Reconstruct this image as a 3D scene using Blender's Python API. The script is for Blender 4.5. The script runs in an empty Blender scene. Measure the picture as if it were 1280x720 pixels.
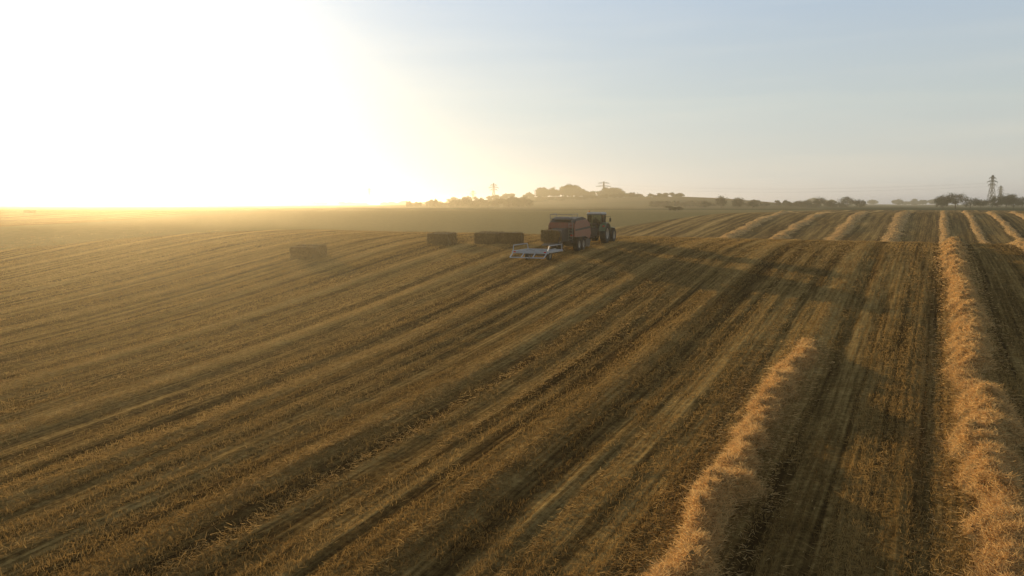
import bpy, bmesh, math, numpy as np
from mathutils import Vector, Matrix, Euler
rng = np.random.default_rng(7)
scene = bpy.context.scene
try:
    scene.view_settings.view_transform = 'Standard'; scene.view_settings.look = 'None'; scene.view_settings.exposure = 0
except Exception as e: print(e)

# ------------------------------------------------------------ noise
_T = rng.random((512, 512))
def vnoise(x, y):
    x = np.asarray(x, float); y = np.asarray(y, float)
    xi = np.floor(x).astype(np.int64); yi = np.floor(y).astype(np.int64)
    fx = x - xi; fy = y - yi
    fx = fx*fx*(3-2*fx); fy = fy*fy*(3-2*fy)
    a = _T[xi % 512, yi % 512]; b = _T[(xi+1) % 512, yi % 512]
    c = _T[xi % 512, (yi+1) % 512]; d = _T[(xi+1) % 512, (yi+1) % 512]
    return (a*(1-fx)+b*fx)*(1-fy)+(c*(1-fx)+d*fx)*fy
def fbm(x, y, o=4):
    s = 0; a = .5; t = 0
    for i in range(o):
        s = s + a*vnoise(x*2**i+17.3*i, y*2**i+5.1*i); t += a; a *= .5
    return s/t
def ss(a, b, t):
    t = np.clip((t-a)/(b-a), 0, 1); return t*t*(3-2*t)

# ------------------------------------------------------------ terrain
ANG = math.radians(28.9); SA, CA = math.sin(ANG), math.cos(ANG)
def fan(q):
    q = np.maximum(q, -30); return .68 + 0.0097*150*(1-np.exp(-q/150))
def rows(x, y):
    p = x*CA - y*SA; q = x*SA + y*CA
    F = np.where(p < 0, p/fan(q), p)
    return F, q
def unrows(F, q):
    p = np.where(F < 0, F*fan(q), F)
    return p*CA + q*SA, -p*SA + q*CA
SW = 6.15; F0 = -4.7
def lane_d(F):
    t = np.mod(F-F0, SW); return np.minimum(t, SW-t)
def H0(x, y):
    ye = y + .45*np.clip(x, -60, 400)
    z = 2.5*ss(22, 92, ye)
    right = ss(-70, 25, x)
    z = z - 3.6*right*ss(98, 150, ye) + (1.5+3.4*right)*ss(150, 290, ye)
    z = z + (.5*(fbm(x/60+3, y/60, 2)-.5)*2)*ss(30, 120, np.hypot(x, y))
    z = z + 11.5*np.exp(-((x-55)/130)**2-((y-900)/150)**2)
    z = z + 8*np.exp(-((x-165)/85)**2-((y-720)/110)**2)
    z = z + 4*np.exp(-((x-430)/260)**2-((y-1400)/300)**2)
    return z
def H(x, y):
    F, q = rows(x, y); z = H0(x, y)
    r = np.hypot(x, y); f = 1-ss(60, 140, r)
    d = lane_d(F)
    tr = np.exp(-((d-1.35)/.2)**2) + .5*np.exp(-((d-2.5)/.2)**2)
    br = np.clip(2.2*fbm(F*.45, q*.05, 2)-.45, 0, 1.4)*(.6+.8*vnoise(F*3, q*.7))
    z = z - f*.045*tr*br + f*.05*np.exp(-(d/.5)**2)
    z = z + f*.06*(fbm(F*1.6, q*.5, 3)-.5) + f*.11*(vnoise(F*.8+40, q*.03)-.5) + f*.08*(vnoise(F*2.3+40, q*.06)-.5)
    return z
def Hs(x, y): return float(H(np.array([x]), np.array([y]))[0])

# ------------------------------------------------------------ mesh helpers
def mesh_np(name, V, Fc, mats=(), smooth=False, uv=None, tint=None, midx=None):
    V = np.asarray(V, np.float32); Fc = np.asarray(Fc, np.int32)
    n, k = Fc.shape
    me = bpy.data.meshes.new(name)
    me.vertices.add(len(V)); me.vertices.foreach_set('co', V.ravel())
    me.loops.add(n*k); me.loops.foreach_set('vertex_index', Fc.ravel())
    me.polygons.add(n); me.polygons.foreach_set('loop_start', np.arange(0, n*k, k, dtype=np.int32))
    me.polygons.foreach_set('loop_total', np.full(n, k, np.int32))
    if smooth: me.polygons.foreach_set('use_smooth', np.ones(n, bool))
    if midx is not None: me.polygons.foreach_set('material_index', np.asarray(midx, np.int32))
    if uv is not None:
        l = me.uv_layers.new(name='rows'); l.data.foreach_set('uv', np.asarray(uv, np.float32)[Fc.ravel()].ravel())
    if tint is not None:
        a = me.attributes.new('tint', 'FLOAT', 'POINT'); a.data.foreach_set('value', np.asarray(tint, np.float32))
    for m in mats: me.materials.append(m)
    me.update(calc_edges=True); me.validate()
    ob = bpy.data.objects.new(name, me); scene.collection.objects.link(ob)
    return ob
def grid_faces(nu, nv):
    i, j = np.meshgrid(np.arange(nu-1), np.arange(nv-1), indexing='ij')
    a = (i*nv+j).ravel(); return np.stack([a, a+nv, a+nv+1, a+1], 1)

# ------------------------------------------------------------ materials
def newmat(name):
    m = bpy.data.materials.new(name); m.use_nodes = True
    nt = m.node_tree; return m, nt, nt.nodes['Principled BSDF'], nt.nodes['Material Output']
def N(nt, t, **k):
    n = nt.nodes.new(t)
    for a, b in k.items():
        if a.startswith('i_'): n.inputs[int(a[2:])].default_value = b
        else: setattr(n, a, b)
    return n
def ramp(nt, stops, interp='LINEAR'):
    r = nt.nodes.new('ShaderNodeValToRGB'); cr = r.color_ramp; cr.interpolation = interp
    while len(cr.elements) > 1: cr.elements.remove(cr.elements[-1])
    cr.elements[0].position = stops[0][0]; cr.elements[0].color = (*stops[0][1], 1)
    for p, c in stops[1:]:
        e = cr.elements.new(p); e.color = (*c, 1)
    return r
def paint(name, col, rough=.45, metal=0, dirt=.35):
    m, nt, b, o = newmat(name)
    no = N(nt, 'ShaderNodeTexNoise'); no.inputs['Scale'].default_value = 3; no.inputs['Detail'].default_value = 6
    tc = N(nt, 'ShaderNodeTexCoord'); nt.links.new(tc.outputs['Object'], no.inputs['Vector'])
    dc = (.16, .12, .07)
    r = ramp(nt, [(.35, col), (.8, tuple(col[i]*(1-dirt)+dc[i]*dirt for i in range(3)))])
    nt.links.new(no.outputs['Fac'], r.inputs[0]); nt.links.new(r.outputs[0], b.inputs['Base Color'])
    b.inputs['Roughness'].default_value = rough; b.inputs['Metallic'].default_value = metal
    return m
def straw_mat(name, c0, c1, trans=.4):
    m, nt, b, o = newmat(name)
    at = N(nt, 'ShaderNodeAttribute', attribute_name='tint')
    r = ramp(nt, [(0, c0), (1, c1)]); nt.links.new(at.outputs['Fac'], r.inputs[0])
    d = N(nt, 'ShaderNodeBsdfDiffuse'); t = N(nt, 'ShaderNodeBsdfTranslucent'); mx = N(nt, 'ShaderNodeMixShader'); mx.inputs[0].default_value = trans
    nt.links.new(r.outputs[0], d.inputs[0]); nt.links.new(r.outputs[0], t.inputs[0])
    nt.links.new(d.outputs[0], mx.inputs[1]); nt.links.new(t.outputs[0], mx.inputs[2]); nt.links.new(mx.outputs[0], o.inputs[0])
    return m
M_straw = straw_mat('straw_windrow', (.50, .285, .095), (.88, .60, .25), .42)
M_resid = straw_mat('straw_residue', (.30, .18, .058), (.64, .42, .155), .4)
M_stub = straw_mat('stubble_straw', (.19, .112, .034), (.48, .30, .098), .4)
M_balestraw = straw_mat('bale_straw', (.14, .09, .035), (.34, .23, .10), .15)
M_leaf = straw_mat('leaves', (.016, .022, .009), (.05, .06, .02), .2)
M_bark = paint('bark', (.06, .045, .03), .9)

def lump_mat(name, k=1.0):
    m, nt, b, o = newmat(name)
    tc = N(nt, 'ShaderNodeTexCoord')
    n1 = N(nt, 'ShaderNodeTexNoise'); n1.inputs['Scale'].default_value = 11; n1.inputs['Detail'].default_value = 8; n1.inputs['Roughness'].default_value = .75
    n2 = N(nt, 'ShaderNodeTexNoise'); n2.inputs['Scale'].default_value = 1.3; n2.inputs['Detail'].default_value = 4
    nt.links.new(tc.outputs['Object'], n1.inputs['Vector']); nt.links.new(tc.outputs['Object'], n2.inputs['Vector'])
    r = ramp(nt, [(.3, (.15*k, .082*k, .026*k)), (.5, (.46*k, .28*k, .095*k)), (.7, (.76*k, .50*k, .20*k))])
    nt.links.new(n1.outputs['Fac'], r.inputs[0])
    mx = N(nt, 'ShaderNodeMixRGB', blend_type='MULTIPLY'); mx.inputs[0].default_value = .5
    r2 = ramp(nt, [(.3, (.55, .5, .45)), (.65, (1, 1, 1))]); nt.links.new(n2.outputs['Fac'], r2.inputs[0])
    nt.links.new(r.outputs[0], mx.inputs[1]); nt.links.new(r2.outputs[0], mx.inputs[2])
    nt.links.new(mx.outputs[0], b.inputs['Base Color']); b.inputs['Roughness'].default_value = .9; b.inputs['Specular IOR Level'].default_value = .1
    bp = N(nt, 'ShaderNodeBump'); bp.inputs['Strength'].default_value = .9; bp.inputs['Distance'].default_value = .08
    nt.links.new(n1.outputs['Fac'], bp.inputs['Height']); nt.links.new(bp.outputs[0], b.inputs['Normal'])
    return m
M_heap = lump_mat('straw_heap'); M_bale = lump_mat('pressed_straw', .36)

def ground_mat():
    m, nt, b, o = newmat('stubble_field'); L = nt.links.new
    uv = N(nt, 'ShaderNodeUVMap', uv_map='rows'); sp = N(nt, 'ShaderNodeSeparateXYZ'); L(uv.outputs[0], sp.inputs[0])
    geo = N(nt, 'ShaderNodeNewGeometry')
    def streak(sx, sy, det, rough=.6, off=0):
        c = N(nt, 'ShaderNodeMapping'); c.inputs['Scale'].default_value = (sx, sy, 1); c.inputs['Location'].default_value = (off, off*.7, off)
        L(uv.outputs[0], c.inputs['Vector'])
        n = N(nt, 'ShaderNodeTexNoise'); n.inputs['Scale'].default_value = 1; n.inputs['Detail'].default_value = det; n.inputs['Roughness'].default_value = rough
        L(c.outputs[0], n.inputs['Vector']); return n.outputs['Fac']
    def math_(op, a, b_=None, c=None):
        n = N(nt, 'ShaderNodeMath', operation=op)
        for i, v in enumerate((a, b_, c)):
            if v is None: continue
            if isinstance(v, (int, float)): n.inputs[i].default_value = v
            else: L(v, n.inputs[i])
        return n.outputs[0]
    wob = math_('MULTIPLY_ADD', streak(.5, .35, 3), .7, -.35)
    Fw = math_('ADD', sp.outputs[0], wob)
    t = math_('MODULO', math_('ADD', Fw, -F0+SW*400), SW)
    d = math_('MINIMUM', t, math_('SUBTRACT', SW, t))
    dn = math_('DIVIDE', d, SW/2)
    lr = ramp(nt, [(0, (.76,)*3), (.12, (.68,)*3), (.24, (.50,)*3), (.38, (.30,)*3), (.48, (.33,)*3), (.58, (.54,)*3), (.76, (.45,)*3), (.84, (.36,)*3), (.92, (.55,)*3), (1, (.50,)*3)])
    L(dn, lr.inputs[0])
    big = streak(.28, .012, 3, .55, 3)
    med = streak(1.9, .035, 4, .6, 9)
    fine = streak(8.0, .25, 5, .65, 21)
    wav = N(nt, 'ShaderNodeMath', operation='SINE'); L(math_('MULTIPLY', sp.outputs[0], 2*math.pi/.26), wav.inputs[0])
    cl = N(nt, 'ShaderNodeTexNoise'); cl.inputs['Scale'].default_value = 5.5; cl.inputs['Detail'].default_value = 7; cl.inputs['Roughness'].default_value = .75
    L(geo.outputs['Position'], cl.inputs['Vector'])
    cl2 = N(nt, 'ShaderNodeTexNoise'); cl2.inputs['Scale'].default_value = .9; cl2.inputs['Detail'].default_value = 5; cl2.inputs['Roughness'].default_value = .7
    L(geo.outputs['Position'], cl2.inputs['Vector'])
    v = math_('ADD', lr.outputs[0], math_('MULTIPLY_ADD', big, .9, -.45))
    v = math_('ADD', v, math_('MULTIPLY_ADD', med, 1.2, -.6))
    v = math_('ADD', v, math_('MULTIPLY_ADD', fine, 1.1, -.55))
    v = math_('ADD', v, math_('MULTIPLY_ADD', cl.outputs['Fac'], 1.3, -.65))
    v = math_('ADD', v, math_('MULTIPLY_ADD', cl2.outputs['Fac'], .5, -.25))
    v = math_('ADD', v, math_('MULTIPLY', wav.outputs[0], .06))
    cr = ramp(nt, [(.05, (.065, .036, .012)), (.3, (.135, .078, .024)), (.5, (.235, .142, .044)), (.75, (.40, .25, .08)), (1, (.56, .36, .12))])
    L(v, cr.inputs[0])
    sx = N(nt, 'ShaderNodeSeparateXYZ'); L(geo.outputs['Position'], sx.inputs[0])
    # mown grass field beyond the stubble, then mixed farmland
    gy = math_('MULTIPLY_ADD', sx.outputs[0], -1.3, sx.outputs[1])
    gm = N(nt, 'ShaderNodeMapRange'); gm.inputs[1].default_value = 158; gm.inputs[2].default_value = 163; L(gy, gm.inputs[0])
    gx = N(nt, 'ShaderNodeMapRange'); gx.inputs[1].default_value = -66; gx.inputs[2].default_value = -60; L(math_('MULTIPLY_ADD', sx.outputs[1], .18, sx.outputs[0]), gx.inputs[0])
    gcol = ramp(nt, [(.3, (.17, .14, .055)), (.7, (.26, .205, .085))]); L(cl2.outputs['Fac'], gcol.inputs[0])
    mx0 = N(nt, 'ShaderNodeMixRGB'); L(math_('MULTIPLY', gm.outputs[0], gx.outputs[0]), mx0.inputs[0]); L(cr.outputs[0], mx0.inputs[1]); L(gcol.outputs[0], mx0.inputs[2])
    ye = math_('MULTIPLY_ADD', sx.outputs[0], .12, sx.outputs[1])
    far = N(nt, 'ShaderNodeMapRange'); far.inputs[1].default_value = 352; far.inputs[2].default_value = 358; L(ye, far.inputs[0])
    vor = N(nt, 'ShaderNodeTexVoronoi'); vor.inputs['Scale'].default_value = .0042; L(geo.outputs['Position'], vor.inputs['Vector'])
    s3 = N(nt, 'ShaderNodeSeparateColor'); L(vor.outputs['Color'], s3.inputs[0])
    fr = ramp(nt, [(0, (.04, .05, .018)), (.35, (.10, .085, .035)), (.5, (.05, .058, .022)), (.72, (.13, .10, .045)), (.85, (.045, .055, .02))], 'CONSTANT')
    L(s3.outputs[0], fr.inputs[0])
    mx = N(nt, 'ShaderNodeMixRGB'); L(far.outputs[0], mx.inputs[0]); L(mx0.outputs[0], mx.inputs[1]); L(fr.outputs[0], mx.inputs[2])
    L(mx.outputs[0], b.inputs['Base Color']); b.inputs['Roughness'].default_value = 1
    b.inputs['Specular IOR Level'].default_value = 0
    h = math_('ADD', math_('MULTIPLY', fine, 1.0), math_('MULTIPLY', cl.outputs['Fac'], 1.2))
    h = math_('ADD', h, math_('MULTIPLY', wav.outputs[0], .10))
    h = math_('ADD', h, math_('MULTIPLY', med, 1.2))
    bp = N(nt, 'ShaderNodeBump'); bp.inputs['Strength'].default_value = .8; bp.inputs['Distance'].default_value = .12
    L(h, bp.inputs['Height']); L(bp.outputs[0], b.inputs['Normal'])
    return m
M_ground = ground_mat()

# ------------------------------------------------------------ ground
th = np.concatenate([np.linspace(-180, -50, 60, endpoint=False), np.linspace(-50, 50, 720, endpoint=False), np.linspace(50, 180, 61)])
th = np.radians(th)
R = np.concatenate([[0.0], np.geomspace(1.5, 9, 40, endpoint=False), np.geomspace(9, 150, 560, endpoint=False), np.geomspace(150, 6000, 200)])
RR, TT = np.meshgrid(R, th, indexing='ij')
X = RR*np.sin(TT); Y = RR*np.cos(TT); Z = H(X, Y)
F_, Q_ = rows(X, Y)
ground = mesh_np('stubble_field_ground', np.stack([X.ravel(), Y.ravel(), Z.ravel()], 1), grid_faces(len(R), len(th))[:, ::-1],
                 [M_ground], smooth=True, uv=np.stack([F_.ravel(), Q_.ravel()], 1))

# ------------------------------------------------------------ blades
def blades(P, D, Wd, tint):
    n = len(P)
    side = np.cross(D, rng.normal(size=(n, 3))); side /= np.linalg.norm(side, axis=1, keepdims=True)+1e-9
    side *= (Wd*.5)[:, None]
    V = np.stack([P-side, P+side, P+D+side*.5, P+D-side*.5], 1).reshape(-1, 3)
    return V, np.arange(n*4).reshape(n, 4), np.repeat(tint, 4)

# stubble
n = 800000
r = np.exp(rng.uniform(math.log(8.5), math.log(110), n)); a = np.radians(rng.uniform(-42, 42, n))
x = r*np.sin(a); y = r*np.cos(a); F, q = rows(x, y)
Fs = np.round(F/.26)*.26 + rng.normal(0, .045, n)
F = np.where(rng.random(n) < .6, Fs, F); x, y = unrows(F, q)
d = lane_d(F+.35*(vnoise(F*.5, q*.35)*2-1))
dens = .48 - .3*np.exp(-((d-1.35)/.3)**2) - .15*np.exp(-((d-2.5)/.2)**2) + .35*np.exp(-(d/.6)**2) + 1.2*(fbm(F*1.7, q*.06, 3)-.5) + 1.2*(fbm(x*1.2, y*1.2, 3)-.5)
keep = rng.random(n) < dens
x, y, F, q, r, d = [v[keep] for v in (x, y, F, q, r, d)]; n = len(x)
flat = rng.random(n) < (.35+.35*np.exp(-(d/.7)**2))
z = H(x, y)
az = rng.uniform(0, 2*np.pi, n); ln = rng.uniform(.05, .13, n)
D = np.stack([np.cos(az)*.45, np.sin(az)*.45, np.ones(n)], 1)
D[flat] = np.stack([np.cos(az)*1.4, np.sin(az)*1.4, rng.uniform(.0, .5, n)], 1)[flat]
D *= ln[:, None]
P = np.stack([x, y, z-.01 + flat*.02], 1)
V, Fc, T = blades(P, D, .005+.0004*r, np.clip(rng.normal(.45, .25, n)+1.0*(fbm(F*1.5, q*.06, 2)-.5), 0, 1))
mesh_np('field_stubble', V, Fc, [M_stub], tint=T)
# residual loose straw left along the swath centres and in stray lines
n = 700000
r = np.exp(rng.uniform(math.log(9), math.log(120), n)); a = np.radians(rng.uniform(-42, 42, n))
x = r*np.sin(a); y = r*np.cos(a); F, q = rows(x, y)
d = lane_d(F+.5*(vnoise(F*0+np.floor(F/SW)*7, q*.15)*2-1))
st = fbm(F*1.1+31, q*.025+5, 2)
dens = (.85*np.exp(-(d/.28)**2)*np.clip(3.4*fbm(F*.3+9, q*.12, 2)-1.1, 0, 1) + .5*ss(.60, .78, st)) * np.clip(2.6*fbm(x*1.5, y*1.5, 3)-.5, 0, 1.3)
keep = rng.random(n) < dens
x, y, F, q, r, d = [v[keep] for v in (x, y, F, q, r, d)]; n = len(x)
D = rng.normal(size=(n, 3)); D[:, 2] = np.abs(D[:, 2])*.35; D /= np.linalg.norm(D, axis=1, keepdims=True); D *= rng.uniform(.06, .17, n)[:, None]
P = np.stack([x, y, H(x, y)+rng.uniform(0, .07, n)], 1)
V, Fc, T = blades(P, D, .005+.0004*r, np.clip(rng.normal(.4, .28, n), 0, 1))
mesh_np('scattered_straw', V, Fc, [M_resid], tint=T)

# ------------------------------------------------------------ windrows
def windrow(Fc0, q0, q1, nb, w=.72, h=.42, step=.12, seed=0, far=False):
    nq = int((q1-q0)/step); qs = np.linspace(q0, q1, nq); m = 30
    t = np.linspace(-1, 1, m)
    Qg, Tg = np.meshgrid(qs, t, indexing='ij')
    thin = np.clip(3.2*fbm(Qg*.16+seed*1.7, Qg*0+seed*.3, 2)-.75, .25, 1) if not far else np.clip(2.4*fbm(Qg*.08+seed*1.7, Qg*0+seed*.3, 2)-.4, .35, 1)
    fade = ss(0, 2.5, Qg-q0)*ss(0, 6, q1-Qg)*thin
    clump = .35+1.3*fbm(Qg*.8+seed, Qg*0+seed*3, 3)
    ww = w*(.5+1.0*fbm(Qg*.7+seed+9, Tg*.0+2, 3))*(.45+.55*fade)
    cen = Fc0 + .6*(fbm(Qg*.22+seed, Qg*0+7, 3)-.5) + .45*(vnoise(Qg*1.1+seed, Qg*0)-.5)
    prof = np.clip(1-np.abs(Tg)**2.0, 0, 1)
    hh = h*clump*prof*(.3+1.3*fbm(Qg*2.6+seed, Tg*2.8+5, 4))*fade*1.25
    hh = hh + .2*(fbm(Qg*5+seed, Tg*5, 3)-.42)*prof*fade
    Fg = cen + Tg*ww + .3*(fbm(Qg*3, Tg*3+seed, 3)-.5)
    x, y = unrows(Fg, Qg); z = H(x, y)+hh-.03
    V = np.stack([x, y, z], -1)
    vs = V.reshape(-1, 3); fs = grid_faces(nq, m)
    u = rng.random(nb); rr = q0+(np.exp(u*math.log(1+(q1-q0)/12))-1)*12
    gi = np.clip((rr-q0)/(q1-q0)*(nq-1), 0, nq-1).astype(int)
    tj = np.clip(rng.normal(0, .65, nb), -2.2, 2.2); gj = np.clip(((np.clip(tj, -1, 1)+1)/2*(m-1)), 0, m-1).astype(int)
    P = V[gi, gj].copy(); over = (np.abs(tj) > 1)
    P[:, 0] += rng.normal(0, .06, nb)+over*rng.normal(0, .38, nb); P[:, 1] += rng.normal(0, .08, nb)+over*rng.normal(0, .38, nb)
    P[over, 2] = H(P[over, 0], P[over, 1])+.02
    P[:, 2] += .005
    D = rng.normal(size=(nb, 3)); D[:, 2] = np.abs(D[:, 2])*.5; D /= np.linalg.norm(D, axis=1, keepdims=True)
    D *= rng.uniform(.06, .2, nb)[:, None]; D[over, 2] *= .2
    dist = np.hypot(P[:, 0], P[:, 1])
    Vb, Fb, Tb = blades(P, D, .005+.00045*dist, np.clip(rng.normal(.5, .3, nb), 0, 1))
    allV = np.concatenate([vs, Vb]); allF = np.concatenate([fs[:, ::-1], Fb+len(vs)])
    tint = np.concatenate([np.full(len(vs), .4), Tb])
    midx = np.concatenate([np.zeros(len(fs)), np.ones(len(Fb))])
    return mesh_np('straw_windrow', allV, allF, [M_heap, M_straw], smooth=True, tint=tint, midx=midx)
windrow(F0+SW, 3, 100, 150000, w=.68, h=.40, step=.09, seed=3)
windrow(F0, 4, 36, 95000, w=.54, h=.34, step=.09, seed=21)
for k in range(-3, 9):
    f = F0+SW*k
    q0 = (150 if k < 0 else 124) if k < 2 else (40 if k == 2 else 60)
    windrow(f, q0+rng.uniform(0, 6), 285, 12000, w=.85, h=.36, step=.4, seed=50+k*7, far=True)

# ------------------------------------------------------------ parts helpers
def empty(name, loc, rz):
    e = bpy.data.objects.new(name, None); scene.collection.objects.link(e)
    e.location = loc; e.rotation_euler = (0, 0, rz); e.empty_display_size = .5; return e
def finish(bm, name, mat, parent, bevel=0, smooth=False):
    if bevel:
        bmesh.ops.bevel(bm, geom=[e for e in bm.edges if e.calc_face_angle(0) > .6], offset=bevel, segments=2, affect='EDGES', clamp_overlap=True)
    bmesh.ops.recalc_face_normals(bm, faces=bm.faces)
    me = bpy.data.meshes.new(name); bm.to_mesh(me); bm.free(); me.materials.append(mat)
    if smooth:
        for p in me.polygons: p.use_smooth = True
    ob = bpy.data.objects.new(name, me); scene.collection.objects.link(ob); ob.parent = parent; return ob
def box(name, mat, parent, c, s, rot=(0, 0, 0), bevel=.02, taper=None):
    bm = bmesh.new(); bmesh.ops.create_cube(bm, size=1)
    if taper:
        for v in bm.verts:
            if v.co.z > 0: v.co.x *= taper[0]; v.co.y *= taper[1]
    M = Matrix.Translation(c) @ Euler(rot).to_matrix().to_4x4() @ Matrix.Diagonal((*s, 1))
    bmesh.ops.transform(bm, matrix=M, verts=bm.verts)
    return finish(bm, name, mat, parent, bevel)
def prism(name, mat, parent, prof, x0, x1, bevel=.03):
    bm = bmesh.new()
    A = [bm.verts.new((x0, a, b)) for a, b in prof]; B = [bm.verts.new((x1, a, b)) for a, b in prof]
    bm.faces.new(A); bm.faces.new(B[::-1])
    for i in range(len(prof)):
        j = (i+1) % len(prof); bm.faces.new((A[i], B[i], B[j], A[j]))
    return finish(bm, name, mat, parent, bevel)
def bars(name, mat, parent, segs, r=.03, sides=6):
    bm = bmesh.new()
    for a, b in segs:
        a = Vector(a); b = Vector(b); d = b-a
        M = Matrix.Translation((a+b)/2) @ d.to_track_quat('Z', 'Y').to_matrix().to_4x4()
        bmesh.ops.create_cone(bm, cap_ends=True, segments=sides, radius1=r, radius2=r, depth=d.length, matrix=M)
    return finish(bm, name, mat, parent)
M_tyre = paint('tyre_rubber', (.018, .017, .016), .85, 0, .3)
M_rim = paint('wheel_rim', (.38, .34, .26), .5)
M_red = paint('machine_red', (.24, .065, .035), .45, 0, .6)
M_green = paint('tractor_paint', (.05, .10, .035), .35, 0, .4)
M_dark = paint('dark_steel', (.035, .034, .032), .6)
M_grey = paint('grey_steel', (.25, .24, .22), .5)
M_white = paint('light_frame_paint', (.36, .40, .43), .45, 0, .25)
M_cream = paint('cab_roof', (.5, .47, .4), .5, 0, .2)
M_twine = paint('baler_twine', (.4, .36, .28), .8)
M_amber = paint('amber_lens', (.7, .25, .03), .2, 0, 0)
M_redl = paint('red_lens', (.5, .02, .02), .2, 0, 0)
mg, nt, b, o = newmat('cab_glass')
gl = N(nt, 'ShaderNodeBsdfGlossy'); gl.inputs['Roughness'].default_value = .03; gl.inputs[0].default_value = (.9, .93, .95, 1)
tr = N(nt, 'ShaderNodeBsdfTransparent'); tr.inputs[0].default_value = (.75, .8, .8, 1)
fr = N(nt, 'ShaderNodeFresnel'); fr.inputs[0].default_value = 1.6
mxs = N(nt, 'ShaderNodeMixShader'); nt.links.new(fr.outputs[0], mxs.inputs[0]); nt.links.new(tr.outputs[0], mxs.inputs[1]); nt.links.new(gl.outputs[0], mxs.inputs[2]); nt.links.new(mxs.outputs[0], o.inputs[0])
M_glass = mg

def wheel(name, parent, c, R_, W, rimmat, lug=True):
    prof = [(R_*.55, -W*.42), (R_*.62, -W*.5), (R_*.9, -W*.5), (R_*.975, -W*.42), (R_*.985, 0), (R_*.975, W*.42), (R_*.9, W*.5), (R_*.62, W*.5), (R_*.55, W*.42)]
    bm = bmesh.new(); S = 36; rings = []
    for i in range(S):
        a = 2*math.pi*i/S
        rings.append([bm.verts.new((w, rr*math.cos(a), rr*math.sin(a))) for rr, w in prof])
    for i in range(S):
        A, B = rings[i], rings[(i+1) % S]
        for j in range(len(prof)-1): bm.faces.new((A[j], A[j+1], B[j+1], B[j]))
    if lug:
        for i in range(20):
            for s in (-1, 1):
                a = 2*math.pi*(i+(.5 if s > 0 else 0))/20
                M = Matrix.Rotation(a, 4, 'X') @ Matrix.Translation((s*W*.24, 0, R_*.99)) @ Matrix.Rotation(s*.7, 4, 'Z') @ Matrix.Diagonal((W*.55, .05, .07, 1))
                bmesh.ops.create_cube(bm, size=1, matrix=M)
    bmesh.ops.translate(bm, verts=bm.verts, vec=c)
    finish(bm, name+'_tyre', M_tyre, parent, 0)
    bm = bmesh.new()
    prof = [(R_*.57, W*.42), (R_*.52, W*.40), (R_*.48, W*.1), (R_*.22, W*.02), (R_*.2, W*.2), (0.001, W*.22)]
    for sgn in (1, -1):
        rings = []
        for i in range(28):
            a = 2*math.pi*i/28
            rings.append([bm.verts.new((w*sgn, rr*math.cos(a), rr*math.sin(a))) for rr, w in prof])
        for i in range(28):
            A, B = rings[i], rings[(i+1) % 28]
            for j in range(len(prof)-1): bm.faces.new((A[j], A[j+1], B[j+1], B[j]))
    bmesh.ops.translate(bm, verts=bm.verts, vec=c)
    finish(bm, name+'_rim', rimmat, parent, 0, True)

HEAD = math.radians(23.5)
hx, hy = math.sin(HEAD), math.cos(HEAD)

# ---- tractor
tx, ty = 8.7, 80.0
T_ = empty('farm_tractor', (tx, ty, Hs(tx, ty)-.02), -HEAD)
for s in (-1, 1):
    wheel('rear_wheel', T_, (s*1.0, 0, .98), .98, .62, M_rim)
    wheel('front_wheel', T_, (s*.95, 2.85, .72), .72, .5, M_rim)
    bm = bmesh.new()
    pr = []
    for i in range(13):
        a = math.radians(15+ i*12.5); pr.append((math.cos(a), math.sin(a)))
    for k in range(12):
        for ra, rb in ((1.08, 1.13),):
            vs = [bm.verts.new((xx, c_[0]*rr_, .98+c_[1]*rr_)) for xx in (s*.66, s*1.32) for c_ in (pr[k], pr[k+1]) for rr_ in (ra, rb)]
            idx = [(0, 1, 3, 2), (4, 6, 7, 5), (0, 4, 5, 1), (2, 3, 7, 6), (1, 5, 7, 3), (0, 2, 6, 4)]
            for f in idx: bm.faces.new([vs[i] for i in f])
    finish(bm, 'rear_fender', M_green, T_)
    box('front_fender', M_green, T_, (s*.95, 2.85, 1.52), (.5, .95, .05), bevel=.02)
prism('hood', M_green, T_, [(1.15, 1.15), (3.9, 1.1), (4.05, 1.35), (3.95, 1.72), (3.2, 1.92), (1.15, 2.08)], -.45, .45, .07)
prism('hood_grille', M_dark, T_, [(3.2, 1.0), (4.0, 1.02), (4.09, 1.3), (4.02, 1.6), (3.95, 1.3)], -.38, .38, .02)
box('chassis', M_dark, T_, (0, 1.6, .95), (.6, 4.2, .5))
box('front_weight', M_dark, T_, (0, 4.35, .8), (1.1, .45, .5), bevel=.06)
box('rear_axle', M_dark, T_, (0, 0, .98), (1.6, .4, .4))
box('front_axle', M_dark, T_, (0, 2.85, .72), (1.6, .25, .25))
box('cab_floor', M_dark, T_, (0, .3, 1.3), (1.3, 1.7, .35), bevel=.04)
box('cab_roof', M_cream, T_, (0, .25, 3.05), (1.72, 1.95, .2), bevel=.07, taper=(.9, .9))
box('cab_roof_liner', M_dark, T_, (0, .25, 2.91), (1.6, 1.8, .08))
P_ = [(-.78, -.55), (.78, -.55), (.8, .35), (-.8, .35), (.68, 1.1), (-.68, 1.1)]
bars('cab_pillars', M_dark, T_, [((a, b_, 1.4), (a*.97, b_*.98+.03, 2.9)) for a, b_ in P_]
     + [((-.78, -.55, 1.5), (.78, -.55, 1.5)), ((-.78, -.55, 1.95), (.78, -.55, 1.95))], .05)
box('rear_window', M_glass, T_, (0, -.53, 2.3), (1.45, .015, 1.1), bevel=0)
box('windscreen', M_glass, T_, (0, 1.09, 2.2), (1.25, .015, 1.3), bevel=0)
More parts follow.
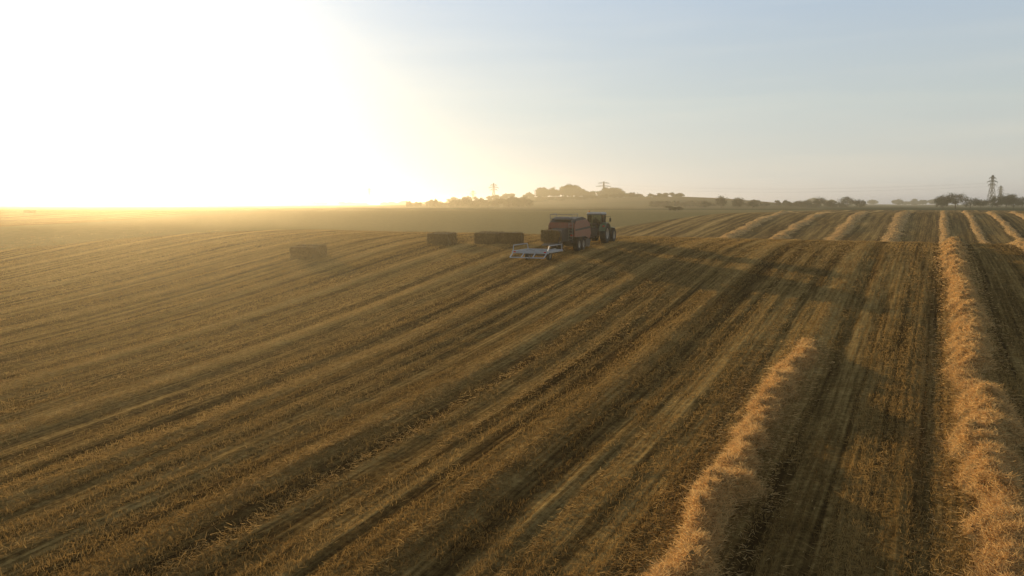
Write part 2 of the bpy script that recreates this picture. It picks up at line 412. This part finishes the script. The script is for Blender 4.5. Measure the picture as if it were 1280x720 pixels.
for s in (-1, 1):
    box('side_window', M_glass, T_, (s*.77, -.1, 2.25), (.015, .8, 1.2), bevel=0)
    box('cab_door', M_glass, T_, (s*.76, .73, 2.15), (.015, .68, 1.4), bevel=0)
    bars('mirror_arm', M_dark, T_, [((s*.7, 1.1, 2.7), (s*1.2, 1.2, 2.7)), ((s*1.2, 1.2, 2.7), (s*1.2, 1.2, 2.2))], .02)
    box('mirror', M_dark, T_, (s*1.2, 1.18, 2.35), (.2, .06, .38))
    box('rear_light', M_redl, T_, (s*1.15, -1.02, 1.75), (.22, .06, .12), bevel=.01)
    box('work_light', M_cream, T_, (s*.6, -.74, 3.0), (.18, .08, .1), bevel=.01)
    for i in range(3): box('cab_step', M_dark, T_, (s*.85, .95, .55+.3*i), (.35, .35, .04), bevel=.01)
box('driver_seat', M_dark, T_, (0, -.05, 1.75), (.5, .5, .2), bevel=.06)
box('driver_seat_back', M_dark, T_, (0, -.3, 2.1), (.48, .14, .65), bevel=.06)
bars('steering_column', M_dark, T_, [((0, .9, 1.5), (0, .6, 1.95))], .04)
bars('exhaust_pipe', M_dark, T_, [((.62, 1.35, 1.5), (.62, 1.35, 3.0))], .07, 10)
bars('beacon', M_amber, T_, [((-.6, -.4, 3.14), (-.6, -.4, 3.32))], .07, 10)
bars('rear_linkage', M_dark, T_, [((-.4, -.4, .8), (-.45, -1.2, .7)), ((.4, -.4, .8), (.45, -1.2, .7)), ((0, -.4, .6), (0, -1.5, .55)), ((-.4, -.5, 1.4), (-.45, -1.1, .75)), ((.4, -.5, 1.4), (.45, -1.1, .75))], .05)
bmv = [(0, -.08, 1.88), (0, -.1, 2.15), (0, -.08, 2.38), (0, -.05, 2.50), (0, -.03, 2.64),
       (.2, -.08, 2.36), (.26, .12, 2.12), (.12, .42, 2.1), (-.2, -.08, 2.36), (-.26, .12, 2.12), (-.12, .42, 2.1),
       (.12, .0, 1.88), (.15, .4, 1.88), (.15, .5, 1.5), (-.12, .0, 1.88), (-.15, .4, 1.88), (-.15, .5, 1.5)]
ed = [(0, 1), (1, 2), (2, 3), (3, 4), (2, 5), (5, 6), (6, 7), (2, 8), (8, 9), (9, 10), (0, 11), (11, 12), (12, 13), (0, 14), (14, 15), (15, 16)]
me = bpy.data.meshes.new('driver'); me.from_pydata(bmv, ed, []); dr = bpy.data.objects.new('driver', me); scene.collection.objects.link(dr); dr.parent = T_
me.materials.append(paint('work_clothes', (.05, .06, .09), .9))
sk = dr.modifiers.new('skin', 'SKIN'); rad = [.15, .14, .16, .055, .1, .075, .05, .04, .075, .05, .04, .09, .075, .05, .09, .075, .05]
for v, r_ in zip(me.skin_vertices[0].data, rad): v.radius = (r_, r_)
me.skin_vertices[0].data[0].use_root = True
dr.modifiers.new('sub', 'SUBSURF').levels = 1

# ---- baler
bx, by = tx-hx*8.6, ty-hy*8.6
B_ = empty('square_baler', (bx, by, Hs(bx, by)-.02), -HEAD)
for s in (-1, 1):
    wheel('wheel_a', B_, (s*1.1, .62, .6), .6, .5, M_rim, True)
    wheel('wheel_b', B_, (s*1.1, -.62, .6), .6, .5, M_rim, True)
    prism('side_panel', M_red, B_, [(-1.9, 1.35), (-1.9, 2.35), (-1.4, 2.75), (1.6, 2.85), (2.6, 2.45), (3.0, 1.5), (2.6, 1.05), (1.4, 1.25), (-1.2, 1.25)], s*1.28, s*1.2, .03)
    prism('side_stripe', M_dark, B_, [(-1.7, 1.85), (-1.7, 2.0), (2.5, 2.2), (2.7, 2.0)], s*1.29, s*1.305, 0)
    box('mudguard', M_dark, B_, (s*1.1, 0, 1.27), (.55, 2.3, .05))
    box('rear_lamp', M_redl, B_, (s*1.05, -2.0, 1.45), (.25, .06, .14), bevel=.01)
prism('bale_chamber', M_dark, B_, [(-3.6, .95), (-3.6, 1.95), (-1.8, 2.15), (2.2, 2.15), (2.2, .9)], -.66, .66, .02)
prism('upper_housing', M_dark, B_, [(-1.7, 2.1), (-1.7, 2.6), (-1.2, 2.95), (.6, 3.1), (1.8, 2.95), (2.3, 2.3)], -1.15, 1.15, .05)
prism('front_shield', M_red, B_, [(2.0, 1.2), (3.0, 1.3), (3.0, 2.1), (2.3, 2.7), (1.9, 2.7)], -.95, .95, .06)
box('twine_box', M_red, B_, (0, -1.85, 2.35), (2.3, .3, .55), bevel=.05)
box('knotter_cover', M_grey, B_, (0, -1.5, 3.0), (1.5, .9, .25), bevel=.05)
bars('platform_rail', M_grey, B_, [((-1.05, -2.0, 2.6), (-1.05, -2.0, 3.35)), ((1.05, -2.0, 2.6), (1.05, -2.0, 3.35)), ((-1.05, -2.0, 3.35), (1.05, -2.0, 3.35)), ((-1.05, -2.0, 3.0), (1.05, -2.0, 3.0)),
     ((-1.05, -.4, 2.9), (-1.05, -.4, 3.4)), ((1.05, -.4, 2.9), (1.05, -.4, 3.4)), ((-1.05, -2, 3.35), (-1.05, -.4, 3.4)), ((1.05, -2, 3.35), (1.05, -.4, 3.4))], .025)
bars('ladder', M_grey, B_, [((.8, -2.15, 1.0), (.8, -2.1, 2.6)), ((1.15, -2.15, 1.0), (1.15, -2.1, 2.6))]+[((.8, -2.14, 1.1+.28*i), (1.15, -2.14, 1.1+.28*i)) for i in range(6)], .022)
box('chassis_beam', M_dark, B_, (0, .4, .85), (1.9, 4.6, .18))
prism('pickup_hood', M_dark, B_, [(1.5, .35), (2.7, .3), (2.9, .75), (2.2, 1.1), (1.5, 1.0)], -1.25, 1.25, .04)
bars('pickup_reel', M_grey, B_, [((-1.2, 2.6, .4), (1.2, 2.6, .4))], .2, 14)
bars('drawbar', M_dark, B_, [((-.4, 2.2, 1.0), (0, 6.9, .6)), ((.4, 2.2, 1.0), (0, 6.9, .6)), ((0, 2.9, 1.5), (0, 7.4, .9))], .09, 8)
bars('flywheel', M_dark, B_, [((0, 3.05, 1.5), (0, 3.3, 1.5))], .5, 20)
bars('chute_rollers', M_grey, B_, [((-.62, -3.7-.35*i, .92-.05*i), (.62, -3.7-.35*i, .92-.05*i)) for i in range(5)], .06, 8)
bars('chute_frame', M_dark, B_, [((-.65, -3.5, .92), (-.65, -5.2, .68)), ((.65, -3.5, .92), (.65, -5.2, .68)), ((-.65, -3.6, 1.9), (-.65, -4.6, .8)), ((.65, -3.6, 1.9), (.65, -4.6, .8))], .04)

# ---- bales
def bale_mesh(name, L_=2.4, W_=1.2, H_=.9, seed=0):
    rs = np.random.default_rng(seed)
    bm = bmesh.new(); bmesh.ops.create_cube(bm, size=1)
    bmesh.ops.scale(bm, vec=(L_, W_, H_), verts=bm.verts)
    bmesh.ops.bevel(bm, geom=list(bm.edges), offset=.06, segments=2, affect='EDGES')
    bmesh.ops.subdivide_edges(bm, edges=[e for e in bm.edges if e.calc_length() > .3], cuts=12, use_grid_fill=True)
    for v in bm.verts:
        c = v.co; k = vnoise(c.x*5+seed*3, c.y*5+c.z*7); k2 = vnoise(c.x*1.6+seed, c.z*2+c.y)
        g = min(abs(c.y/W_*6-round(c.y/W_*6)), 1)
        v.co = c*(1+.05*(float(k)-.5)+.06*(float(k2)-.5)); v.co.z += 0
        if abs(c.x) < L_/2-.03: v.co *= (1-.02*(g < .15))
    me = bpy.data.meshes.new(name); bm.to_mesh(me); bm.free()
    base = np.array([v.co[:] for v in me.vertices]); nb = 3500
    half = np.array([L_, W_, H_])/2
    P = rs.uniform(-1, 1, (nb, 3)); ax = rs.integers(0, 3, nb); sg = rs.choice([-1, 1], nb)
    P[np.arange(nb), ax] = sg; P = P*half*.99
    nrm = np.zeros((nb, 3)); nrm[np.arange(nb), ax] = sg
    D = rs.normal(size=(nb, 3))*.07+nrm*.035
    V, Fb, T = blades(P, D, np.full(nb, .02), rs.random(nb))
    nf = [tuple(p.vertices) for p in me.polygons]; nv0 = len(base)
    me2 = bpy.data.meshes.new(name)
    me2.from_pydata([tuple(v) for v in base]+[tuple(v) for v in V], [], nf+[tuple(int(i)+nv0 for i in f) for f in Fb])
    a = me2.attributes.new('tint', 'FLOAT', 'POINT'); a.data.foreach_set('value', np.concatenate([np.full(nv0, .4), T]).astype(np.float32))
    me2.materials.append(M_bale); me2.materials.append(M_balestraw)
    for i, p in enumerate(me2.polygons):
        if i >= len(nf): p.material_index = 1
    ob = bpy.data.objects.new(name, me2); scene.collection.objects.link(ob)
    h2, w2, l2 = H_/2+.012, W_/2, L_/2+.012
    segs = []
    for i in range(6):
        yy = -w2+W_*(i+.5)/6
        segs += [((-l2, yy, h2), (l2, yy, h2)), ((-l2, yy, -h2), (-l2, yy, h2)), ((l2, yy, -h2), (l2, yy, h2))]
    bars('twine', M_twine, ob, segs, .006, 4)
    return ob
def bale(x, y, rz, seed, Hh=1.15):
    ob = bale_mesh('straw_bale', 2.4, 1.2, Hh, seed)
    ob.rotation_euler = (0, 0, rz)
    ob.location = (x, y, Hs(x, y)+Hh/2-.03); return ob
rzb = math.radians(-20)
def pair(x, y, rz, s, Hh=1.15):
    bale(x, y, rz, s, Hh); c, n_ = math.cos(rz), math.sin(rz)
    bale(x-n_*1.24, y+1.24*c, rz+.02, s+1, Hh)
pair(-7.6, 80.5, rzb, 1)
pair(-2.6, 80.0, rzb, 5); bale(-.1, 79.4, rzb+.1, 9)
pair(-18.9, 70, math.radians(-16), 12)
pair(-160, 255, math.radians(-10), 19)
bc = bale_mesh('bale_on_chute', 2.2, 1.2, .95, 33); bc.parent = B_; bc.location = (0, -4.5, 1.42)
bc.rotation_euler = Euler((0, .12, math.pi/2))

# ---- accumulator trailer
ax_, ay_ = tx-hx*16.3, ty-hy*16.3
A_ = empty('bale_accumulator_trailer', (ax_, ay_, Hs(ax_, ay_)-.02), -HEAD)
for s in (-1, 1):
    wheel('wheel', A_, (s*.95, .1, .38), .38, .3, M_rim, False)
    box('side_rail', M_white, A_, (s*1.55, 0, .78), (.13, 3.5, .16), bevel=.02)
    bars('side_guard', M_white, A_, [((s*1.55, -1.7, .86), (s*1.6, -1.5, 1.3)), ((s*1.55, 1.6, .86), (s*1.6, 1.5, 1.3)), ((s*1.6, -1.5, 1.3), (s*1.6, 1.5, 1.3))], .04)
box('rear_beam', M_white, A_, (0, -1.75, .76), (3.25, .16, .22))
box('front_beam', M_white, A_, (0, 1.7, .76), (3.25, .14, .18))
for i in range(4): box('deck_slat', M_white, A_, (-1.05+.7*i, 0, .72), (.07, 3.3, .06), bevel=.01)
for i in range(3): box('cross_member', M_dark, A_, (0, -.9+.9*i, .64), (3.0, .1, .08), bevel=.01)
box('axle', M_dark, A_, (0, .1, .42), (1.9, .12, .12))
bars('rear_ramp', M_white, A_, [((-1.5, -1.85, .7), (-1.5, -2.5, .35)), ((1.5, -1.85, .7), (1.5, -2.5, .35)), ((-1.5, -2.5, .35), (1.5, -2.5, .35)), ((-.5, -1.85, .7), (-.5, -2.5, .35)), ((.5, -1.85, .7), (.5, -2.5, .35))], .045)
bars('trailer_drawbar', M_white, A_, [((-.9, 1.7, .7), (-.25, 3.4, .65)), ((.9, 1.7, .7), (.25, 3.4, .65)), ((-.25, 3.4, .65), (0, 4.3, .72)), ((.25, 3.4, .65), (0, 4.3, .72))], .06, 8)
for s in (-1, 1): box('tail_lamp', M_redl, A_, (s*1.35, -1.86, .78), (.2, .04, .1), bevel=.01)

# ------------------------------------------------------------ trees
def crown(cx, cy, cz, rx, ry, rz, nl, ls, rs):
    nc = max(5, nl//45); u = rs.normal(size=(nc, 3)); u /= np.linalg.norm(u, axis=1, keepdims=True)
    C = u*(rs.uniform(.25, 1, nc)**.5)[:, None]*np.array([rx, ry, rz])*.78
    k = rs.integers(0, nc, nl); w = rs.normal(size=(nl, 3))*np.array([rx, ry, rz])*.17
    P = C[k]+w; P += np.array([cx, cy, cz]); P[:, 2] = np.maximum(P[:, 2], cz-rz*.95)
    D = rs.normal(size=(nl, 3)); D /= np.linalg.norm(D, axis=1, keepdims=True); D *= ls
    ct = rs.uniform(.1, .9, nc)
    V, Fc, T = blades(P, D, np.full(nl, ls*.9), np.clip(ct[k]+rs.normal(0, .15, nl), 0, 1))
    return V, Fc, T, C+np.array([cx, cy, cz])
def limb(a, b, ra, rb):
    a = np.array(a, float); b = np.array(b, float); d = b-a; d /= np.linalg.norm(d)+1e-9
    s = np.cross(d, [.3, .2, 1]); s /= np.linalg.norm(s)+1e-9; t = np.cross(d, s); V = []
    for p, r_ in ((a, ra), (b, rb)):
        for i in range(5):
            an = 2*math.pi*i/5; V.append(p+r_*(math.cos(an)*s+math.sin(an)*t))
    return np.array(V), np.array([[i, (i+1) % 5, 5+(i+1) % 5, 5+i] for i in range(5)])
def trees(name, items, leafsize=.5, seed=0):
    rs = np.random.default_rng(seed); Vs = []; Fs = []; Ts = []; Ms = []; off = 0
    def add(V, F, T, m):
        nonlocal off
        Vs.append(V); Fs.append(F+off); Ts.append(T); Ms.append(np.full(len(F), m)); off += len(V)
    for (x, y, h, w) in items:
        z = Hs(x, y)-.2; top = z+h; ch = h*rs.uniform(.38, .46)
        nl = int(500*max(1, (w*h)/30)); nl = min(nl, 2200)
        V, F, T, C = crown(x, y, top-ch, w/2, w/2, ch, nl, leafsize*rs.uniform(.8, 1.1), rs); add(V, F, T, 0)
        V, F = limb((x, y, z), (x+rs.normal()*.1, y, z+h*.55), h*.03, h*.018); add(V, F, np.zeros(len(V)), 1)
        for c in C[:7]:
            V, F = limb((x, y, z+h*rs.uniform(.25, .5)), c, h*.014, h*.005); add(V, F, np.zeros(len(V)), 1)
    return mesh_np(name, np.concatenate(Vs), np.concatenate(Fs), [M_leaf, M_bark], tint=np.concatenate(Ts), midx=np.concatenate(Ms))
it = []
rs = np.random.default_rng(5)
# rounded clumps on the hill: (centre x, half width, peak height)
for cx, hw, ph, cnt in ((38, 22, 11, 18), (66, 17, 14, 19), (84, 10, 9, 9), (112, 24, 12, 20), (142, 14, 7, 9)):
    for i in range(cnt):
        u = rs.uniform(-1, 1); h = ph*(1-.65*u*u)*rs.uniform(.62, 1.05)
        it.append((cx+u*hw, 885+rs.uniform(-18, 18), h, h*rs.uniform(.85, 1.3)))
for i in range(24): it.append((rs.uniform(-70, 20), 850+rs.uniform(-25, 25), rs.uniform(2.5, 6), rs.uniform(5, 10)))
for i in range(46): it.append((rs.uniform(-20, 180), 770+rs.uniform(-10, 10), rs.uniform(2, 5), rs.uniform(6, 11)))
for i in range(40): it.append((rs.uniform(15, 160), 868+rs.uniform(-5, 5), rs.uniform(3, 5), rs.uniform(6, 10)))
trees('hilltop_wood', it, .8, 1)
it = []
for i in range(34): it.append((rs.uniform(-82, 14), 610+rs.uniform(-20, 20), rs.uniform(3, 6.5), rs.uniform(4, 9)))
for i in range(18): it.append((rs.uniform(-40, 14), 600+rs.uniform(-10, 10), rs.uniform(6, 9), rs.uniform(6, 9)))
trees('distant_tree_line', it, .7, 2)
it = [(rs.uniform(100, 240), 560+rs.uniform(-15, 15), rs.uniform(2, 5), rs.uniform(5, 10)) for i in range(50)]
trees('field_hedge', it, .6, 3)
it = [(rs.uniform(-700, -60), 1500+rs.uniform(-80, 80), rs.uniform(4, 9), rs.uniform(10, 22)) for i in range(60)]+[(rs.uniform(150, 1100), 1250+rs.uniform(-80, 80), rs.uniform(4, 9), rs.uniform(10, 20)) for i in range(70)]
trees('distant_tree_line', it, 1.6, 4)
for i, (x, y, h, w) in enumerate([(122, 450, 8.5, 8), (132, 452, 7, 9), (140, 449, 5, 7), (114, 452, 4.5, 7), (199, 500, 8, 10), (190, 498, 5.5, 9), (217, 500, 8, 12), (208, 503, 5.5, 10), (225, 500, 5.5, 10),
        (240, 430, 7.5, 10), (248, 432, 9.5, 11), (254, 428, 7, 10), (262, 432, 6, 10), (270, 430, 7.5, 10), (277, 433, 9, 11), (284, 430, 7.5, 10), (292, 431, 8.5, 10), (301, 430, 7, 10), (310, 434, 9, 10), (245, 440, 7, 10), (287, 442, 8.5, 11)]):
    trees('broadleaf_tree', [(x, y, h, w)], .42, 20+i)
for i, (x, y, h, w) in enumerate([(61, 300, 2.8, 4.5), (64.5, 301, 2.3, 4.5)]): trees('field_shrub', [(x, y, h, w)], .3, 60+i)

# ------------------------------------------------------------ pylons
def pylon(x, y, h, rz, arms=3, th=.16):
    e = empty('electricity_pylon', (x, y, Hs(x, y)-.3), rz); segs = []
    b0 = h*.10; lv = [0, .2, .38, .53, .66, .76, .86, .94, 1.0]
    def wd(t): return b0*(1-t)**1.1+h*.012 if t < .62 else h*.03*(1.15-t)/.5+h*.008
    for a, b_ in zip(lv[:-1], lv[1:]):
        wa, wb = wd(a), wd(b_)
        cs = [(-1, -1), (1, -1), (1, 1), (-1, 1)]
        for i in range(4):
            p, q_ = cs[i], cs[(i+1) % 4]
            segs.append(((p[0]*wa, p[1]*wa, a*h), (p[0]*wb, p[1]*wb, b_*h)))
            segs.append(((p[0]*wa, p[1]*wa, a*h), (q_[0]*wb, q_[1]*wb, b_*h)))
            segs.append(((q_[0]*wa, q_[1]*wa, a*h), (p[0]*wb, p[1]*wb, b_*h)))
            segs.append(((p[0]*wb, p[1]*wb, b_*h), (q_[0]*wb, q_[1]*wb, b_*h)))
    tips = []
    AR = [(.70, .17), (.80, .22), (.91, .15)] if arms == 3 else [(.78, .36), (.93, .26)]
    for t, l in AR[:arms]:
        for s in (-1, 1):
            w_ = wd(t); tip = (s*h*l, 0, t*h)
            for yy in (-w_, w_):
                segs.append(((s*w_, yy, t*h), tip)); segs.append(((s*w_, yy, (t+.05)*h), tip))
            mid = (s*h*l*.5, 0, t*h); segs.append((mid, (s*h*l*.5, 0, (t+.025)*h)))
            segs.append((tip, (tip[0], 0, tip[2]-h*.04))); tips.append((tip[0], 0, tip[2]-h*.04))
    bars('lattice', M_dark, e, segs, th, 4)
    c, s_ = math.cos(rz), math.sin(rz)
    return [Vector((x+t[0]*c, y+t[0]*s_, Hs(x, y)-.3+t[2])) for t in tips]
ta = pylon(434, 700, 29, .35, 3, .17)
tb = pylon(505, 800, 22, .35, 3, .17)
t1 = pylon(122, 1030, 28, .15, 2, .22)
t2 = pylon(-28, 1180, 34, .15, 3, .26)
t3 = pylon(-68, 1350, 26, .15, 3, .24)
t4 = pylon(-262, 1420, 32, .15, 3, .28)
t5 = pylon(-372, 1440, 20, .15, 3, .27)
def wire(A, B):
    segs = []
    for p, q_ in zip(A, B):
        pts = [p.lerp(q_, k/10)-Vector((0, 0, 4*6*(k/10)*(1-k/10))) for k in range(11)]
        segs += list(zip(pts[:-1], pts[1:]))
    bars('power_line_cables', M_dark, None, segs, .03, 3)
wire(t2, t4[:len(t2)]); wire(ta, tb)
wire(ta[:4], t1[:4])

# ------------------------------------------------------------ haze
mh = bpy.data.materials.new('haze'); mh.use_nodes = True; nt = mh.node_tree; nt.nodes.clear()
o = nt.nodes.new('ShaderNodeOutputMaterial'); vs = nt.nodes.new('ShaderNodeVolumeScatter')
vs.inputs['Color'].default_value = (1, .87, .60, 1); vs.inputs['Density'].default_value = .00058; vs.inputs['Anisotropy'].default_value = .76
nt.links.new(vs.outputs[0], o.inputs['Volume'])
bm = bmesh.new(); bmesh.ops.create_cube(bm, size=1); bmesh.ops.transform(bm, matrix=Matrix.Translation((0, 1500, 2)) @ Matrix.Diagonal((6000, 4000, 44, 1)), verts=bm.verts)
me = bpy.data.meshes.new('dusty_haze'); bm.to_mesh(me); bm.free(); me.materials.append(mh)
hz = bpy.data.objects.new('dusty_haze', me); scene.collection.objects.link(hz)

# ------------------------------------------------------------ sun + sky
EL, AZ = math.radians(7.5), math.radians(-26.5)
s = Vector((math.sin(AZ)*math.cos(EL), math.cos(AZ)*math.cos(EL), math.sin(EL)))
ld = bpy.data.lights.new('sun', 'SUN'); ld.energy = 5; ld.angle = math.radians(.5); ld.color = (1, .74, .42)
lo = bpy.data.objects.new('sun', ld); scene.collection.objects.link(lo); lo.rotation_euler = s.to_track_quat('Z', 'Y').to_euler()
w = bpy.data.worlds.new('World'); scene.world = w; w.use_nodes = True; nt = w.node_tree; L = nt.links.new
bg = nt.nodes['Background']; sky = nt.nodes.new('ShaderNodeTexSky'); sky.sky_type = 'NISHITA'; sky.sun_disc = False
sky.sun_elevation = EL; sky.sun_rotation = AZ; sky.air_density = 1.0; sky.dust_density = .5; sky.ozone_density = 2.0
tc = nt.nodes.new('ShaderNodeTexCoord'); dp = nt.nodes.new('ShaderNodeVectorMath'); dp.operation = 'DOT_PRODUCT'; dp.inputs[1].default_value = s
L(tc.outputs['Generated'], dp.inputs[0])
def wm(op, a, b):
    n = nt.nodes.new('ShaderNodeMath'); n.operation = op
    for i, v in enumerate((a, b)):
        if isinstance(v, (int, float)): n.inputs[i].default_value = v
        else: L(v, n.inputs[i])
    return n.outputs[0]
def wmix(kind, a, b, fac=1.0):
    n = nt.nodes.new('ShaderNodeMixRGB'); n.blend_type = kind; n.inputs[0].default_value = fac
    for i, v in ((1, a), (2, b)):
        if isinstance(v, tuple): n.inputs[i].default_value = (*v, 1)
        else: L(v, n.inputs[i])
    return n.outputs[0]
K = .12
dd = wm('MAXIMUM', dp.outputs['Value'], 0.0)
glow = wmix('ADD', wmix('MULTIPLY', wm('MULTIPLY', wm('POWER', dd, 60), .36/K), (1, .95, .80)),
            wmix('MULTIPLY', wm('MULTIPLY', wm('POWER', dd, 7), .19/K), (1, .98, .86)))
sz = nt.nodes.new('ShaderNodeSeparateXYZ'); L(tc.outputs['Generated'], sz.inputs[0])
hr = ramp(nt, [(0, (.48, .43, .36)), (.03, (.53, .50, .43)), (.12, (.46, .50, .48)), (.25, (.37, .46, .56)), (.5, (.20, .27, .38)), (1, (.09, .12, .18))])
L(sz.outputs[2], hr.inputs[0])
# thin streaks of high cloud close to the horizon
mp = nt.nodes.new('ShaderNodeMapping'); mp.inputs['Scale'].default_value = (2.2, 2.2, 26); L(tc.outputs['Generated'], mp.inputs['Vector'])
cn = nt.nodes.new('ShaderNodeTexNoise'); cn.inputs['Scale'].default_value = 1.6; cn.inputs['Detail'].default_value = 6; L(mp.outputs[0], cn.inputs['Vector'])
cr_ = ramp(nt, [(.45, (1, 1, 1)), (.75, (1.10, 1.06, 1.02))]); L(cn.outputs['Fac'], cr_.inputs[0])
hz2 = wmix('MULTIPLY', hr.outputs[0], cr_.outputs[0])
haze = wmix('MULTIPLY', hz2, (1/K, 1/K, 1/K))
hsv = nt.nodes.new('ShaderNodeHueSaturation'); hsv.inputs['Saturation'].default_value = .5; hsv.inputs['Value'].default_value = .25
L(sky.outputs[0], hsv.inputs['Color'])
tot = wmix('ADD', wmix('ADD', hsv.outputs[0], glow), haze)
L(tot, bg.inputs[0]); bg.inputs[1].default_value = K

# ------------------------------------------------------------ camera
cd = bpy.data.cameras.new('camera'); co = bpy.data.objects.new('camera', cd); scene.collection.objects.link(co)
co.location = (0, 0, 6.5); co.rotation_euler = (math.radians(90-6.24), 0, 0)
cd.sensor_width = 36; cd.lens = 27; cd.clip_end = 12000; cd.clip_start = .1
scene.camera = co
